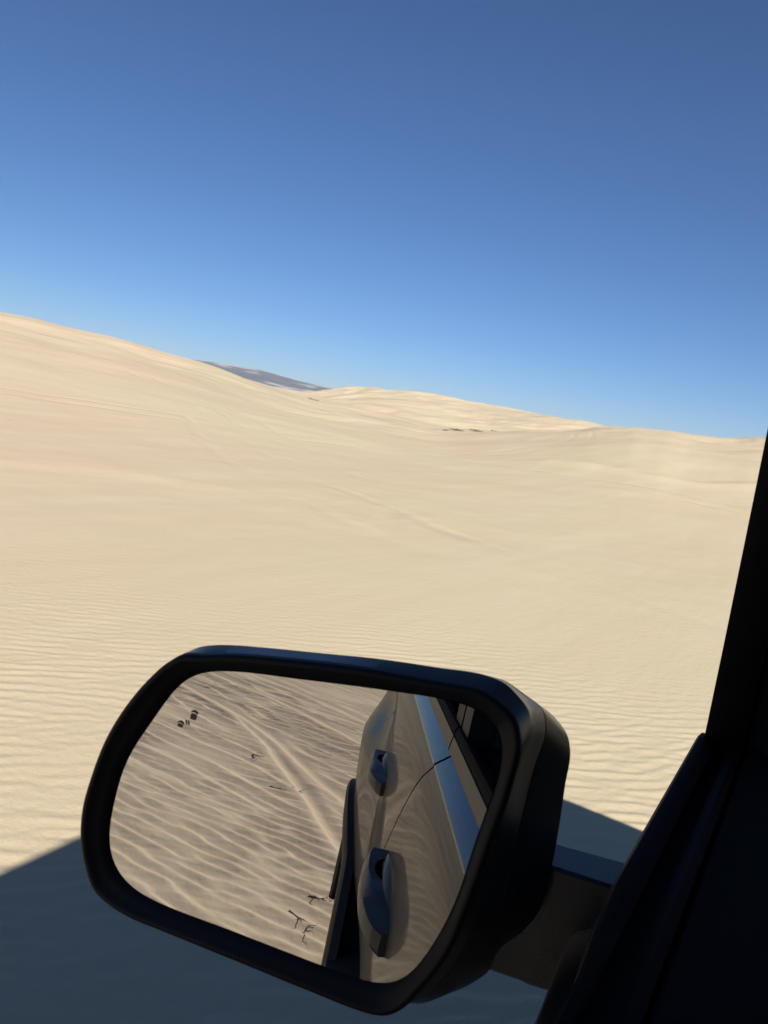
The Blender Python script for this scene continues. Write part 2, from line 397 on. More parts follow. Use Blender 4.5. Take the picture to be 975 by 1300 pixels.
def panel(mb, y0, y1, sill, side=1, ny=40, nz=26, depth=.02, ytop0=None, ytop1=None, inset=0., top=None):
    """outer skin between two shut lines with returned edges"""
    rows = []
    for i in range(ny + 1):
        t = i / ny; c = []
        yb = y0 + (y1 - y0) * t; yt = (ytop0 if ytop0 is not None else y0) * (1 - t) + (ytop1 if ytop1 is not None else y1) * t
        lo, hi = zlow(yb, sill), (top if top else ztop(yb))
        for k in range(nz + 1):
            z = lo + (hi - lo) * k / nz
            y = yb + (yt - yb) * min(1., max(0., (z - .95) / .38))
            c.append((y, z))
        rows.append(c)
    def X(y, z, d): 
        o = skin(y, z) - d
        return -o if side > 0 else 2 * XC + o
    G = []
    m = nz + 1
    for i, c in enumerate(rows):
        G.append([(X(y, z, inset), y, z) for y, z in c])
    full = []
    full.append([(X(y, z, inset + depth), y, z) for y, z in rows[0]])
    full += G
    full.append([(X(y, z, inset + depth), y, z) for y, z in rows[-1]])
    # lower and upper returns
    for r_, src in zip(full, [rows[0]] + rows + [rows[-1]]):
        y, z = src[0]; y2, z2 = src[-1]
        r_.insert(0, (X(y, z, inset + depth), y, z + .002)); r_.append((X(y2, z2, inset + depth), y2, z2 - .002))
    if side < 0: full = full[::-1]
    n = m + 2
    v = [p for r_ in full for p in r_]; f = []
    for i in range(len(full) - 1):
        for k in range(n - 1):
            f.append((i * n + k, (i + 1) * n + k, (i + 1) * n + k + 1, i * n + k + 1))
    mb.add(v, f)

GAP = .0035
FD0, FD1 = -.74, .80       # front door shut lines
BS = -.20                  # where the slanted shut line meets the sill
RD0 = -1.56
# --- body: fenders, quarters, right side, roof, bonnet, tail, pillars, floor
b = MB()
panel(b, FD1 + GAP, 1.86, .42, 1, 44)
panel(b, -2.33, RD0 - GAP, .42, 1, 44)
panel(b, -2.33, 1.86, .42, -1, 150)
def xo(o, side): return -o if side > 0 else 2 * XC + o
# bonnet
rows = []
for i in range(13):
    y = .80 + (1.86 - .80) * i / 12
    c = []
    for k in range(17):
        s = k / 16; xl, xr = -skin(y, ztop(y)), 2 * XC + skin(y, ztop(y))
        x = xl + (xr - xl) * s
        c.append((x, y, ztop(y) + .055 * math.sin(math.pi * s) ** .6 * (1 - .3 * i / 12) - .035 * (i / 12) ** 4 - .002))
    rows.append(c)
b.loft(rows, closed=False)
# nose and tail
for yy, bulge, sgn in ((1.86, .12, 1), (-2.33, .06, -1)):
    rows = []
    top = ztop(yy) - .03 if sgn > 0 else BELT
    for k in range(15):
        z = .34 + (top - .34) * k / 14; c = []
        for i in range(17):
            s = i / 16; o = skin(yy, z); x = -o + (2 * XC + 2 * o) * s
            c.append((x, yy + sgn * bulge * (1 - abs(2 * s - 1) ** 3) * math.sin(math.pi * (.25 + .6 * k / 14)), z))
        rows.append(c if sgn < 0 else c[::-1])
    b.loft(rows, closed=False)
# roof
RZ = 1.885; RO = .042; RY0, RY1 = -2.22, .45
rows = []
for i in range(25):
    y = RY0 + (RY1 - RY0) * i / 24; e = 1 - abs(2 * i / 24 - 1) ** 6
    prof = []
    for k in range(25):
        s = k / 24; x = -RO + (2 * XC + 2 * RO) * s
        prof.append((x, y, RZ - .015 + (.02 + .055 * math.sin(math.pi * s) ** .5) * (.55 + .45 * e)))
    under = [(x, y, RZ - .05) for x, _, _ in prof[::-1]]
    rows.append(prof + under)
b.loft(rows, cap=True)
# pillars behind the left doors and all of the right side
def bar(mb, p, q, wx, wy):
    p = np.array(p); q = np.array(q); rr = []
    for c, s in ((p, 1), (q, .9)):
        rr.append([(c[0] + sx * wx * s, c[1] + sy * wy * s, c[2]) for sx, sy in ((-.8, -1), (.8, -1), (1, -.8), (1, .8), (.8, 1), (-.8, 1), (-1, .8), (-1, -.8))])
    mb.loft(rr, cap=True)
for side in (1, -1):
    sg = 1 if side > 0 else -1
    def px(o): return xo(o, side)
    bar(b, (px(.01), -2.12, BELT - .01), (px(-.01), -2.06, RZ - .02), .03, .10)      # rear pillar
    bar(b, (px(.02), BS, 1.2), (px(.008), BS - .02, RZ - .02), .022, .042)             # centre pillar
    if side < 0:
        bar(b, (px(.02), .76, BELT - .01), (px(.02), .47, RZ - .02), .03, .05)
        bar(b, (px(.02), -1.58, BELT - .01), (px(.01), -1.60, RZ - .02), .02, .05)
# floor pan and inner tubs
b.box(.02, 1.68, -2.25, 1.75, .30, .36, .02)
b.box(.05, 1.65, .95, 1.75, .36, .95, .04)
body = b.build('body', M['paint'], car)

# rear body inner + sills
for side in (1, -1):
    s = MB()
    pr = [(.33, .03), (.36, .10), (.42, .128), (.52, .128), (.56, .117), (.588, .040), (.60, .01)]
    rings = []
    for y in np.linspace(WR + .445, WF - .435, 60):
        rings.append([(xo(o, side), y, z) for z, o in pr])
    if side < 0: rings = rings[::-1]
    s.loft(rings, closed=False)
    s.build('sill_cladding', M['cladding'], car)
for cy, rr in ((WR, .44), (WF, .43)):
    for side in (1, -1):
        w = MB(); rings = []
        for a in np.linspace(R(-16), R(196), 44):
            ca, sa = math.cos(a), math.sin(a); ring = []
            for dr, do in ((-.012, -.06), (-.012, .018), (.0, .028), (.05, .026), (.066, .018), (.072, -.004)):
                y = cy + (rr + dr) * ca; z = max(.34, .36 + (rr + dr) * sa)
                ring.append((xo(max(skin(y, min(z, 1.0)), .098) + do, side), y, z))
            rings.append(ring)
        if side > 0: rings = rings[::-1]
        w.loft(rings, closed=False); w.build('wheel_flare', M['cladding'], car)

# wheels
def wheel(cx, cy, side):
    e = MB(); Rr = .36; seg = 56
    prof = [(.215, -.10), (.25, -.115), (.32, -.12), (.352, -.10), (.36, -.06), (.36, .06), (.352, .10), (.32, .12), (.25, .115), (.215, .10)]
    e.loft([[(cx + side * d, cy + r_ * math.cos(a), .36 + r_ * math.sin(a)) for r_, d in prof] for a in np.linspace(0, 2 * math.pi, seg + 1)], closed=True)
    w = e.build('wheel', M['tyre'], car)
    m2 = MB()
    m2.loft([[(cx + side * d, cy + r_ * math.cos(a), .36 + r_ * math.sin(a)) for r_, d in ((.218, .10), (.205, .085), (.195, .02), (.02, .0))] for a in np.linspace(0, 2 * math.pi, seg + 1)], closed=False)
    for k in range(5):
        a = 2 * math.pi * k / 5 + .3
        p = np.array([cx + side * .07, cy, .36]); 
        d = np.array([0, math.cos(a), math.sin(a)]); t = np.array([0, -math.sin(a), math.cos(a)]); nrm = np.array([side, 0, 0])
        rings = []
        for rr_, hw in ((.03, .045), (.12, .03), (.20, .04)):
            c = p + d * rr_
            rings.append([tuple(c + t * hw + nrm * -.02), tuple(c + t * hw * .7 + nrm * .02), tuple(c - t * hw * .7 + nrm * .02), tuple(c - t * hw + nrm * -.02)])
        m2.loft(rings, cap=True)
    m2.build('rim', M['rim'], w)
for cy in (WR, WF):
    for side in (-1, 1): wheel(XC + side * .80, cy, side)

# --- doors (outer skin); sub-parts carry the trim
def door(y0, y1, yt0, yt1, front):
    d = MB(); panel(d, y0, y1, .60, 1, 60, 40, .025, yt0, yt1)
    dr = d.build('door', M['paint'], car)
    # belt moulding: gloss strip below, satin weatherstrip above
    def strip(name, prof, mat, a, bb, rnd=.0, taper=.0):
        w = MB(); rings = []; o_first = name in ('window_seal', 'seal_lip', 'belt_moulding')
        n = 56
        for i in range(n + 1):
            y = a + (bb - a) * i / n
            k = 1.
            if rnd: k = min(1., math.sqrt(max(0, 1 - max(0, (y - (bb - rnd)) / rnd) ** 2)) + .02) if y > bb - rnd else 1.
            zc = sum(z for z, o in prof) / len(prof); lowz = min(z for z, o in prof)
            tp = taper * float(sstep(.46, .68, y)); nt_ = (.007 if front and o_first else 0.) * float(sstep(.12, .24, y)) * float(1 - sstep(.32, .42, y)); rings.append([(-(o - tp * (1 if o > .05 else 0) - (nt_ if o > .054 else 0)), y, lowz + (z - lowz) * k) for z, o in prof])
        w.loft(rings, cap=True); return w.build(name, mat, dr)
    a, bb = (yt0 if yt0 is not None else y0) + .001, (yt1 if yt1 is not None else y1) - .001
    be = bb if not front else .725
    strip('belt_moulding', [(1.3095, .060), (1.310, .0785), (1.313, .0800), (1.3155, .0788), (1.3285, .0620), (1.331, .059), (1.331, .046)], M['gloss'], a, bb, 0, .022 if front else 0)
    strip('window_seal', [(1.333, .050), (1.333, .0655), (1.336, .0668), (1.352, .0640), (1.353, .050)], M['satin'], a, be, .03 if front else 0)
    strip('seal_lip', [(1.3535, .048), (1.3535, .0632), (1.3585, .0632), (1.3635, .0605), (1.364, .0560), (1.361, .048)], M['rubber'], a, be, .03 if front else 0)
    strip('inner_seal', [(1.330, .038), (1.330, .028), (1.358, .026), (1.361, .031), (1.356, .037)], M['rubber'], a, .75 if front else be)
    strip('window_channel', [(1.296, .056), (1.296, .022), (1.322, .024), (1.318, .032), (1.318, .044), (1.326, .052)], M['rubber'], a, bb)
    if front:
        w = MB(); w.box(-.0575, .0, .655, .80, 1.24, 1.346, .006); w.build('corner_trim', M['plastic'], dr)
    # inner panel
    w = MB(); rings = []
    prof = [(1.30, .026), (1.350, .0255), (1.356, .022), (1.354, .010), (1.345, -.012), (1.33, -.03), (1.30, -.042), (1.2, -.05), (1.0, -.045), (.96, -.09), (.90, -.10), (.87, -.05), (.6, -.045), (.5, -.03), (.5, .02)]
    for y in np.linspace(a + .01, bb - .005, 30): rings.append([(-o, y, z) for z, o in prof])
    w.loft(rings, cap=True); w.build('inner_panel', M['trim'], dr)
    return dr
front_door = door(FD0 + GAP, FD1 - GAP, BS + GAP, None, True)
rear_door = door(RD0 + GAP, FD0 - GAP, -1.60 + GAP, BS - GAP, False)

# door handles: strap with a finger hole over a dark cup
def handle(parent, y0, y1, zc):
    L = y1 - y0; h = MB()
    base = skin((y0 + y1) / 2, zc)
    outer = []; inner = []
    n = 64
    for i in range(n + 1):
        t = i / n; y = y0 + L * t
        arc = float(np.interp(t, [0, .04, .1, .3, .5, .67, .80, .88, .94, 1], [.68, .82, .92, 1, 1, .94, .80, .65, .50, .16]))
        o = base + .003 + .034 * arc
        # the hole lies in the rear part
        hole = math.sin(math.pi * np.clip((t - .13) / .37, 0, 1)) ** .5 if .13 < t < .50 else 0
        iN = base - .002 + .022 * hole
        outer.append((y, o)); inner.append((y, iN))
    rings = []
    for (y, o), (_, i_) in zip(outer, inner):
        hz = .0145; m = min(.006, max(.0006, (o - i_) * .35))
        tq = (y - y0) / L; ft = float(np.interp(tq, [0, .3, .55, .78, 1], [.80, .78, .60, .22, .12])); th_ = max(.0008, o - i_); top = hz * float(np.interp(tq, [0, .6, 1], [1, 1, .55]))
        rings.append([(-i_, y, zc - hz * 1.3), (-(i_ + th_ * .8), y, zc - hz * 1.4), (-o, y, zc - hz * 1.0), (-(o - (o - base) * .02), y, zc - hz * .15), (-(o - (o - base) * .08), y, zc + hz * .25), (-max(i_ + .001, base + (o - base) * (ft * .5 + .5 * ft ** .5)), y, zc + top * .86), (-max(i_ + .0008, base + (o - base) * ft), y, zc + top), (-i_, y, zc + top)])
    h.loft(rings, cap=True)
    hd = h.build('door_handle', M['paint'], parent)
    c = MB(); ring = []
    for rr_, dd in ((1., -.001), (.96, .001), (.60, .0085), (.48, .0095), (.0, .0095)):
        ring.append([(-(skin(y0 + L * .40 + rr_ * L * .40 * math.cos(a), zc + .006 + rr_ * .019 * math.sin(a)) + dd), y0 + L * .40 + rr_ * L * .40 * math.cos(a), zc + .006 + rr_ * .019 * math.sin(a)) for a in np.linspace(0, 2 * math.pi, 40, endpoint=False)])
    c.loft(ring[::-1]); c.build('handle_mount', M['paint'], parent)
handle(front_door, -.455, -.205, 1.105)
handle(rear_door, -1.10, -.85, 1.105)

# window frames, glass
f = MB()
def frame_side(pts, w, d):   # a bar of section w (along y) by d (through the door) following pts in (o, y, z)
    rings = []
    for o, y, z in pts:
        rings.append([(-(o), y, z), (-(o), y + w * .85, z), (-(o - d * .2), y + w, z), (-(o - d), y + w, z), (-(o - d), y + .004, z), (-(o - d * .75), y, z)])
    return rings
front_edge = [(.0575, .705, 1.335), (.0565, .690, 1.38), (.0555, .665, 1.46), (.055, .630, 1.60), (.054, .590, 1.72), (.050, .555, 1.80), (.046, .535, 1.835)]
f.loft(frame_side(front_edge, .05, .03), cap=True)
rail = [(.0445, y, 1.835) for y in np.linspace(.56, BS + .02, 12)]
f.loft([[(-o, y, z - .012), (-o, y, z + .03), (-(o - .03), y, z + .03), (-(o - .03), y, z - .012)] for o, y, z in rail], cap=True)
f.loft([[(-o, y, z), (-o, y + .055, z), (-(o - .03), y + .055, z), (-(o - .03), y, z)] for o, y, z in ((.058, BS + .008, 1.335), (.050, BS + .004, 1.6), (.0435, BS - .006, 1.84))], cap=True)
f.build('window_frame', M['plastic'], front_door)
f = MB()
f.loft([[(-o, y - .055, z), (-o, y, z), (-(o - .03), y, z), (-(o - .03), y - .055, z)] for o, y, z in ((.058, BS - .004, 1.335), (.050, BS - .008, 1.6), (.0435, BS - .016, 1.84))], cap=True)
f.loft([[(-o, y, z), (-o, y + .05, z), (-(o - .03), y + .05, z), (-(o - .03), y, z)] for o, y, z in ((.058, -1.595, 1.335), (.050, -1.61, 1.6), (.0435, -1.62, 1.84))], cap=True)
rail = [(.0445, y, 1.835) for y in np.linspace(BS - .04, -1.61, 12)]
f.loft([[(-o, y, z - .012), (-o, y, z + .03), (-(o - .03), y, z + .03), (-(o - .03), y, z - .012)] for o, y, z in rail], cap=True)
f.build('window_frame', M['plastic'], rear_door)
g = MB(); g.loft([[(-o, y, z) for y in np.linspace(-1.56, BS - .03, 8)] for o, z in ((.046, 1.34), (.041, 1.6), (.033, 1.835), (.029, 1.835), (.037, 1.6), (.042, 1.34))], closed=False)
g.build('side_window', M['glass'], rear_door)
g = MB(); g.loft([[(-o, y, z) for y in np.linspace(-2.1, -1.62, 8)] for o, z in ((.047, 1.34), (.042, 1.6), (.034, 1.85), (.030, 1.85), (.038, 1.6), (.043, 1.34))], closed=False)
g.build('quarter_window', M['glass'], car)
for y0, y1 in ((-.56, .70), (-1.55, -.64), (-2.1, -1.62)):
    g = MB(); g.loft([[(2 * XC + o, y, z) for y in np.linspace(y0, y1, 8)] for o, z in ((.046, 1.33), (.041, 1.6), (.030, 1.85), (.026, 1.85), (.037, 1.6), (.042, 1.33))], closed=False)
    g.build('side_window', M['glass'], car)
def sheet(name, y0, z0, y1, z1, bow, x0, x1, mat):
    g = MB(); rows = []
    for k in range(9):
        t = k / 8; c = []
        for i in range(17):
            s = i / 16; c.append((x0 + (x1 - x0) * s, y0 + (y1 - y0) * t + bow * (1 - (2 * s - 1) ** 2) * (1 - .4 * t), z0 + (z1 - z0) * t))
        rows.append(c)
    g.loft(rows, closed=False); return g.build(name, mat, car)
sheet('rear_window', -2.30, 1.33, -2.18, 1.86, -.05, .05, 1.65, M['glass'])
wg, nt, bs = mat_new('windscreen_glass'); bs.inputs['Base Color'].default_value = (.75, .8, .8, 1); bs.inputs['Roughness'].default_value = 0; bs.inputs['Transmission Weight'].default_value = 1; bs.inputs['IOR'].default_value = 1.01
sheet('windscreen', .79, 1.335, .46, 1.855, .08, .04, 1.66, wg)

# front left pillar, inside and out, and its trim
p = MB()
po_ = [(.050, .77, 1.12), (.050, .765, 1.25), (.052, .757, 1.33), (.051, .742, 1.38), (.050, .717, 1.46), (.050, .682, 1.60), (.049, .642, 1.72), (.046, .607, 1.80), (.042, .585, 1.86)]
p.loft([[(-o, y, z), (-o, y + .07, z), (-(o - .03), y + .10, z), (-(o - .085), y + .09, z), (-(o - .10), y + .06, z), (-(o - .085), y - .005, z), (-(o - .05), y - .02, z), (-(o - .035), y - .018, z)] for o, y, z in po_], cap=True)
p.build('front_pillar', M['pillar'], car)
# dashboard, steering wheel, seats
d = MB(); rows = []
for x in np.linspace(.055, 1.645, 24):
    rows.append([(x, .98, 1.26), (x, .80, 1.29), (x, .62, 1.275), (x, .50, 1.235), (x, .46, 1.17), (x, .48, 1.08), (x, .55, .95), (x, .62, .75), (x, .95, .7)])
d.loft(rows[::-1], cap=True); d.build('dashboard', M['trim'], car)
st = MB(); a_ = np.linspace(0, 2 * math.pi, 41); cx_, cy_, cz_ = .44, .30, 1.14
tilt = R(25)
def sp(r_, a, off=0): return (cx_ + r_ * math.cos(a), cy_ + r_ * math.sin(a) * math.sin(tilt) + off * math.cos(tilt), cz_ + r_ * math.sin(a) * math.cos(tilt) - off * math.sin(tilt))
st.tube([sp(.185, a) for a in a_], .014, 10)
for a in (R(0), R(180), R(270)): st.tube([sp(.03, a, .01), sp(.18, a)], [.022, .012], 8)
st.tube([sp(0, 0, -.02), sp(0, 0, .18)], [.055, .04], 14)
st.build('steering_wheel', M['trim'], car)
def seat(cx, cy):
    m = MB(); m.box(cx - .25, cx + .25, cy - .25, cy + .27, .58, .74, .05)
    so = m.build('seat', M['seat'], car)
    m = MB(); rings = []
    for t, hw, hd in ((0, .24, .07), (.3, .25, .08), (.7, .23, .07), (1, .17, .045)):
        z = .70 + .62 * t; y = cy - .25 - .16 * t
        rings.append([(cx + sx * hw, y + sy * hd, z) for sx, sy in ((-.8, -1), (.8, -1), (1, -.5), (1, .5), (.8, 1), (-.8, 1), (-1, .5), (-1, -.5))])
    m.loft(rings, cap=True); m.build('backrest', M['seat'], so)
    m = MB(); m.box(cx - .12, cx + .12, cy - .47, cy - .38, 1.36, 1.53, .04); m.tube([(cx - .05, cy - .42, 1.28), (cx - .05, cy - .42, 1.40)], .007, 8); m.tube([(cx + .05, cy - .42, 1.28), (cx + .05, cy - .42, 1.40)], .007, 8)
    m.build('headrest', M['seat'], so)
seat(.45, -.18); seat(1.25, -.18)
m = MB(); m.box(.12, 1.58, -1.35, -.85, .55, .74, .06); rs = m.build('rear_bench', M['seat'], car)
m = MB(); m.loft([[(x, y, z) for y, z in ((-1.30, .70), (-1.22, 1.0), (-1.42, 1.36), (-1.52, 1.34), (-1.45, .7))] for x in np.linspace(.12, 1.58, 12)], cap=True); m.build('backrest', M['seat'], rs)
# lamps, bumpers
for sx in (.12, 1.58):
    m = MB(); m.box(sx - .19, sx + .19, 1.86, 1.93, .86, .98, .03); m.build('headlight', M['lamp'], car)
    m = MB(); m.box(sx - .10, sx + .10, -2.40, -2.335, .90, 1.18, .03); m.build('tail_light', M['red'], car)
m = MB(); m.box(.35, 1.35, 1.95, 2.0, .62, .95, .02); m.build('grille', M['plastic'], car)
m = MB(); m.box(-.03, 1.73, 1.82, 2.01, .36, .60, .05); m.build('bumper', M['plastic'], car)
m = MB(); m.box(-.03, 1.73, -2.46, -2.28, .38, .62, .05); m.build('bumper', M['plastic'], car)

# ------------------------------------------------------------------ door mirror
mn = np.array([0.25659533, -0.95967392, 0.11482509]); mu = np.array([0.96606373, 0.25830382, 0.]); mv = np.array([-0.02965976, 0.11092836, 0.99338572])
mP = np.array([-0.19506928, 0.30434279, 1.38616958])
def P(u, v, off): return mP + mu * u + mv * v + mn * off
GL = [(-0.0798, 0.0583), (-0.0663, 0.0621), (-0.023, 0.0687), (0.0202, 0.0743), (0.0413, 0.0765), (0.0614, 0.0785), (0.0738, 0.0786), (0.0823, 0.075), (0.0868, 0.0683), (0.0875, 0.0566), (0.0835, 0.0222), (0.0819, 0.0105), (0.0794, -0.0139), (0.073, -0.0386), (0.0664, -0.0551), (0.0601, -0.0655), (0.0535, -0.0698), (0.0417, -0.0712), (0.0272, -0.0716), (-0.0387, -0.0717), (-0.0792, -0.0715), (-0.1007, -0.0693), (-0.1104, -0.0633), (-0.1186, -0.0472), (-0.1184, -0.0356), (-0.1152, -0.0008), (-0.1035, 0.0248), (-0.0932, 0.0459), (-0.0869, 0.0542)]
LP = [(-0.0913, 0.066), (-0.0814, 0.0684), (-0.063, 0.0729), (-0.0253, 0.0792), (0.0237, 0.0852), (0.0382, 0.0861), (0.0605, 0.0879), (0.0678, 0.0885), (0.0757, 0.0873), (0.0853, 0.0830), (0.091, 0.0789), (0.0944, 0.0723), (0.0950, 0.0468), (0.0914, 0.0194), (0.0866, -0.0150), (0.0810, -0.0420), (0.0704, -0.0648), (0.0634, -0.0761), (0.0569, -0.0816), (0.049, -0.0839), (0.0407, -0.0846), (0.0191, -0.0846), (-0.0264, -0.0841), (-0.0749, -0.0837), (-0.0926, -0.0835), (-0.106, -0.0814), (-0.1186, -0.0762), (-0.1276, -0.064), (-0.1335, -0.0494), (-0.1354, -0.0353), (-0.1335, -0.0141), (-0.1281, 0.0102), (-0.1194, 0.0307), (-0.1079, 0.0494), (-0.099, 0.0601)]
R1 = [(-0.112, 0.047), (-0.1062, 0.0570), (-0.095, 0.0635), (-0.0822, 0.0672), (-0.0668, 0.0699), (-0.0286, 0.0756), (0.0116, 0.0815), (0.0403, 0.0843), (0.0719, 0.0867), (0.0781, 0.0863), (0.0898, 0.0815), (0.1015, 0.0755), (0.1037, 0.0705), (0.1024, 0.0403), (0.1011, 0.0073), (.1005, -.03), (.101, -.055), (0.1003, -0.0681), (0.093, -0.0778), (0.0825, -0.0871), (0.071, -0.0955), (.05, -.094), (0, -.082), (-.06, -.072), (-.1, -.06), (-.118, -.04), (-.122, -.02), (-.119, .01), (-.116, .032)]
RT = [(-0.0975, 0.0630), (-0.0902, 0.0684), (-0.0799, 0.0723), (-0.068, 0.0751), (-0.0538, 0.0775), (-0.0184, 0.0828), (0.0188, 0.0882), (0.0454, 0.0908), (0.0747, 0.0928), (.0800, .0920), (.0890, .0870), (.0955, .0810), (.0980, .0745), (.0978, .05), (.0950, .02), (.0910, -.012), (.0862, -.040), (.0770, -.0635), (.069, -.0780), (.059, -.0830), (0.0428, -0.0850), (0.0191, -0.0846), (-0.0264, -0.0838), (-0.0749, -0.0830), (-0.0926, -0.0826), (-0.106, -0.0806), (-0.1186, -0.0752), (-0.1276, -0.063), (-0.1333, -0.0490), (-0.1350, -0.0353), (-0.1331, -0.0141), (-0.1278, 0.0102), (-0.1194, 0.0312), (-0.1085, 0.0500)]
R2 = [(-.09, .045), (-.05, .056), (0, .063), (.05, .068), (.085, .070), (0.1084, 0.0629), (0.118, 0.0537), (0.1205, 0.0477), (0.1222, 0.0245), (0.1234, 0.0011), (0.1238, -0.0226), (.12, -.055), (.102, -.078), (.06, -.08), (0, -.068), (-.06, -.056), (-.095, -.038), (-.104, -.01), (-.1, .025)]
def resample(pts, n=400, c=(-.01, .005), soft=0):
    p = np.array(pts); k = len(p); out = []
    for i in range(k):
        p0, p1, p2, p3 = p[i - 1], p[i], p[(i + 1) % k], p[(i + 2) % k]
        for t in np.linspace(0, 1, 12, endpoint=False):
            # centripetal style damped tangents avoid overshoot
            l0, l1, l2 = (np.linalg.norm(p1 - p0) + 1e-9, np.linalg.norm(p2 - p1) + 1e-9, np.linalg.norm(p3 - p2) + 1e-9)
            m1 = ((p1 - p0) / l0 * l1 + (p2 - p1) / l1 * l0) / (l0 + l1) * l1; m2 = ((p2 - p1) / l1 * l2 + (p3 - p2) / l2 * l1) / (l1 + l2) * l1
            out.append((2 * t ** 3 - 3 * t ** 2 + 1) * p1 + (t ** 3 - 2 * t ** 2 + t) * m1 + (-2 * t ** 3 + 3 * t ** 2) * p2 + (t ** 3 - t ** 2) * m2)
    out = np.array(out) - c; a = np.arctan2(out[:, 1], out[:, 0]); r_ = np.hypot(out[:, 0], out[:, 1])
    o = np.argsort(a); a = a[o]; r_ = r_[o]
    A = np.linspace(-math.pi, math.pi, n, endpoint=False)
    rr = np.interp(A, np.concatenate([a - 2 * math.pi, a, a + 2 * math.pi]), np.tile(r_, 3))
    # light smoothing
    for _ in range(soft): rr = (np.roll(rr, 1) + 2 * rr + np.roll(rr, -1)) / 4
    return np.stack([c[0] + rr * np.cos(A), c[1] + rr * np.sin(A)], 1)
def inset(ring, d):
    t = np.roll(ring, -1, 0) - np.roll(ring, 1, 0); t /= np.linalg.norm(t, axis=1)[:, None]
    nrm = np.stack([t[:, 1], -t[:, 0]], 1)      # outward for a counter-clockwise ring
    return ring - nrm * d
def ring3(r_, off): return [tuple(P(u, v, off)) for u, v in r_]
l0 = inset(resample(LP), -.0005); r1 = resample(R1); rt = resample(RT); _dr = .006 * (1 - sstep(.0, .055, r1[:, 0])) * (r1[:, 1] > .02); r1[:, 1] -= _dr; r2 = resample(R2, 400, (.006, -.016)); g0 = resample(GL, soft=60)
hs = MB()
mid = lambda a, b_, t: a * (1 - t) + b_ * t
rings = [ring3(inset(l0, .0030), .0030), ring3(inset(l0, .0008), .0020), ring3(l0, .0005), ring3(rt, -.010), ring3(mid(rt, r1, .10), -.014), ring3(mid(rt, r1, .62), -.026), ring3(mid(rt, r1, .96), -.038), ring3(r1, -.0405),
         ring3(inset(r1, .0012), -.0412), ring3(inset(r1, .0012), -.0424), ring3(mid(r1, r2, .03), -.0432), ring3(mid(r1, r2, .5), -.064), ring3(mid(r1, r2, .95), -.083), ring3(mid(r2, r2 * .9 + np.array([.004, 0]), .5), -.092),
         ring3(r2 * .86 + np.array([.008, -.002]), -.105), ring3(r2 * .66 + np.array([.012, -.004]), -.121), ring3(r2 * .36 + np.array([.014, -.004]), -.129), ring3(r2 * .05 + np.array([.014, -.004]), -.131)]
hs.loft(rings[::-1], cap=False)
housing = hs.build('side_mirror', M['housing'], car, sharp=13)
bz = MB()
rings = [ring3(inset(g0, .008), -.005), ring3(inset(g0, -.0003), -.0008), ring3(inset(g0, -.0008), .0004), ring3(mid(inset(g0, -.001), inset(l0, .0045), .5), .0024), ring3(inset(l0, .0048), .0044), ring3(inset(l0, .0038), .0052), ring3(inset(l0, .0020), .0054), ring3(inset(l0, .0006), .0042), ring3(inset(l0, .0004), .0022), ring3(inset(l0, .0035), .0015)]
bz.loft(rings[::-1]); bz.build('bezel', M['matte'], housing, sharp=50)
gm = MB(); n = len(g0)
vv = ring3(g0, 0) + [tuple(P(-.01, .005, 0))] + ring3(inset(g0, -.0003), -.003)
gm.add(vv, [(j, (j + 1) % n, n) for j in range(n)] + [(j, n + 1 + j, n + 1 + (j + 1) % n, (j + 1) % n) for j in range(n)])
gm.build('mirror_glass', M['mirror'], housing, smooth=False)
# blind spot warning pictogram: two small cars seen from behind and two curved dashes between them
ic = MB()
def ipoly(pts): 
    k = len(pts); c = (sum(p_[0] for p_ in pts) / k, sum(p_[1] for p_ in pts) / k)
    ic.add([tuple(P(u, v, .0004)) for u, v in pts] + [tuple(P(c[0], c[1], .0004))], [(i, (i + 1) % k, k) for i in range(k)])
def icar(cu, cv, s, tall):
    rot = R(-4)
    def q(a, b_): return (cu + s * (a * math.cos(rot) - b_ * math.sin(rot)), cv + s * (a * math.sin(rot) + b_ * math.cos(rot)))
    # roof as a thick arch
    for a0, a1 in zip(np.linspace(0, math.pi, 11)[:-1], np.linspace(0, math.pi, 11)[1:]):
        ipoly([q(1.15 * math.cos(a0), .95 * math.sin(a0)), q(1.15 * math.cos(a1), .95 * math.sin(a1)), q(.75 * math.cos(a1), .30 * math.sin(a1)), q(.75 * math.cos(a0), .30 * math.sin(a0))])
    ipoly([q(-.75, -.10), q(.75, -.10), q(.75, -.22), q(-.75, -.22)])
    ipoly([q(-.95, -.4), q(.95, -.4), q(.95, -.4 - tall), q(.7, -.65 - tall), q(-.7, -.65 - tall), q(-.95, -.4 - tall)])
icar(-.0795, .0354, .0019, 1.2); icar(-.0866, .0278, .0017, .5)
for du in (-.0005, .0010):
    pts = [(-.0832 + du + .0004 * math.cos(t * 3), .0282 + .0024 * t) for t in np.linspace(0, 1, 7)]
    for (u0, v0), (u1, v1) in zip(pts[:-1], pts[1:]): ipoly([(u0, v0), (u0 + .0006, v0), (u1 + .0006, v1), (u1, v1)])
ic.build('warning_icon', M['icon'], housing, smooth=False)
# arm to the door
ar = MB(); rings = []
for x, y0, y1, z0, z1 in ((-.150, .408, .437, 1.268, 1.351), (-.104, .4195, .4505, 1.2695, 1.3505), (-.100, .4195, .4515, 1.2695, 1.3505), (-.064, .4285, .4635, 1.272, 1.3505)):
    c_ = .004
    rings.append([(x, y0 + c_, z0), (x, y1 - c_, z0), (x, y1, z0 + c_), (x, y1, z1 - c_), (x, y1 - c_, z1), (x, y0 + .002, z1), (x, y0, z1 - .002), (x, y0, z0 + c_)])
ar.loft(rings, cap=True); ar.build('mirror_arm', M['housing'], housing, sharp=25)

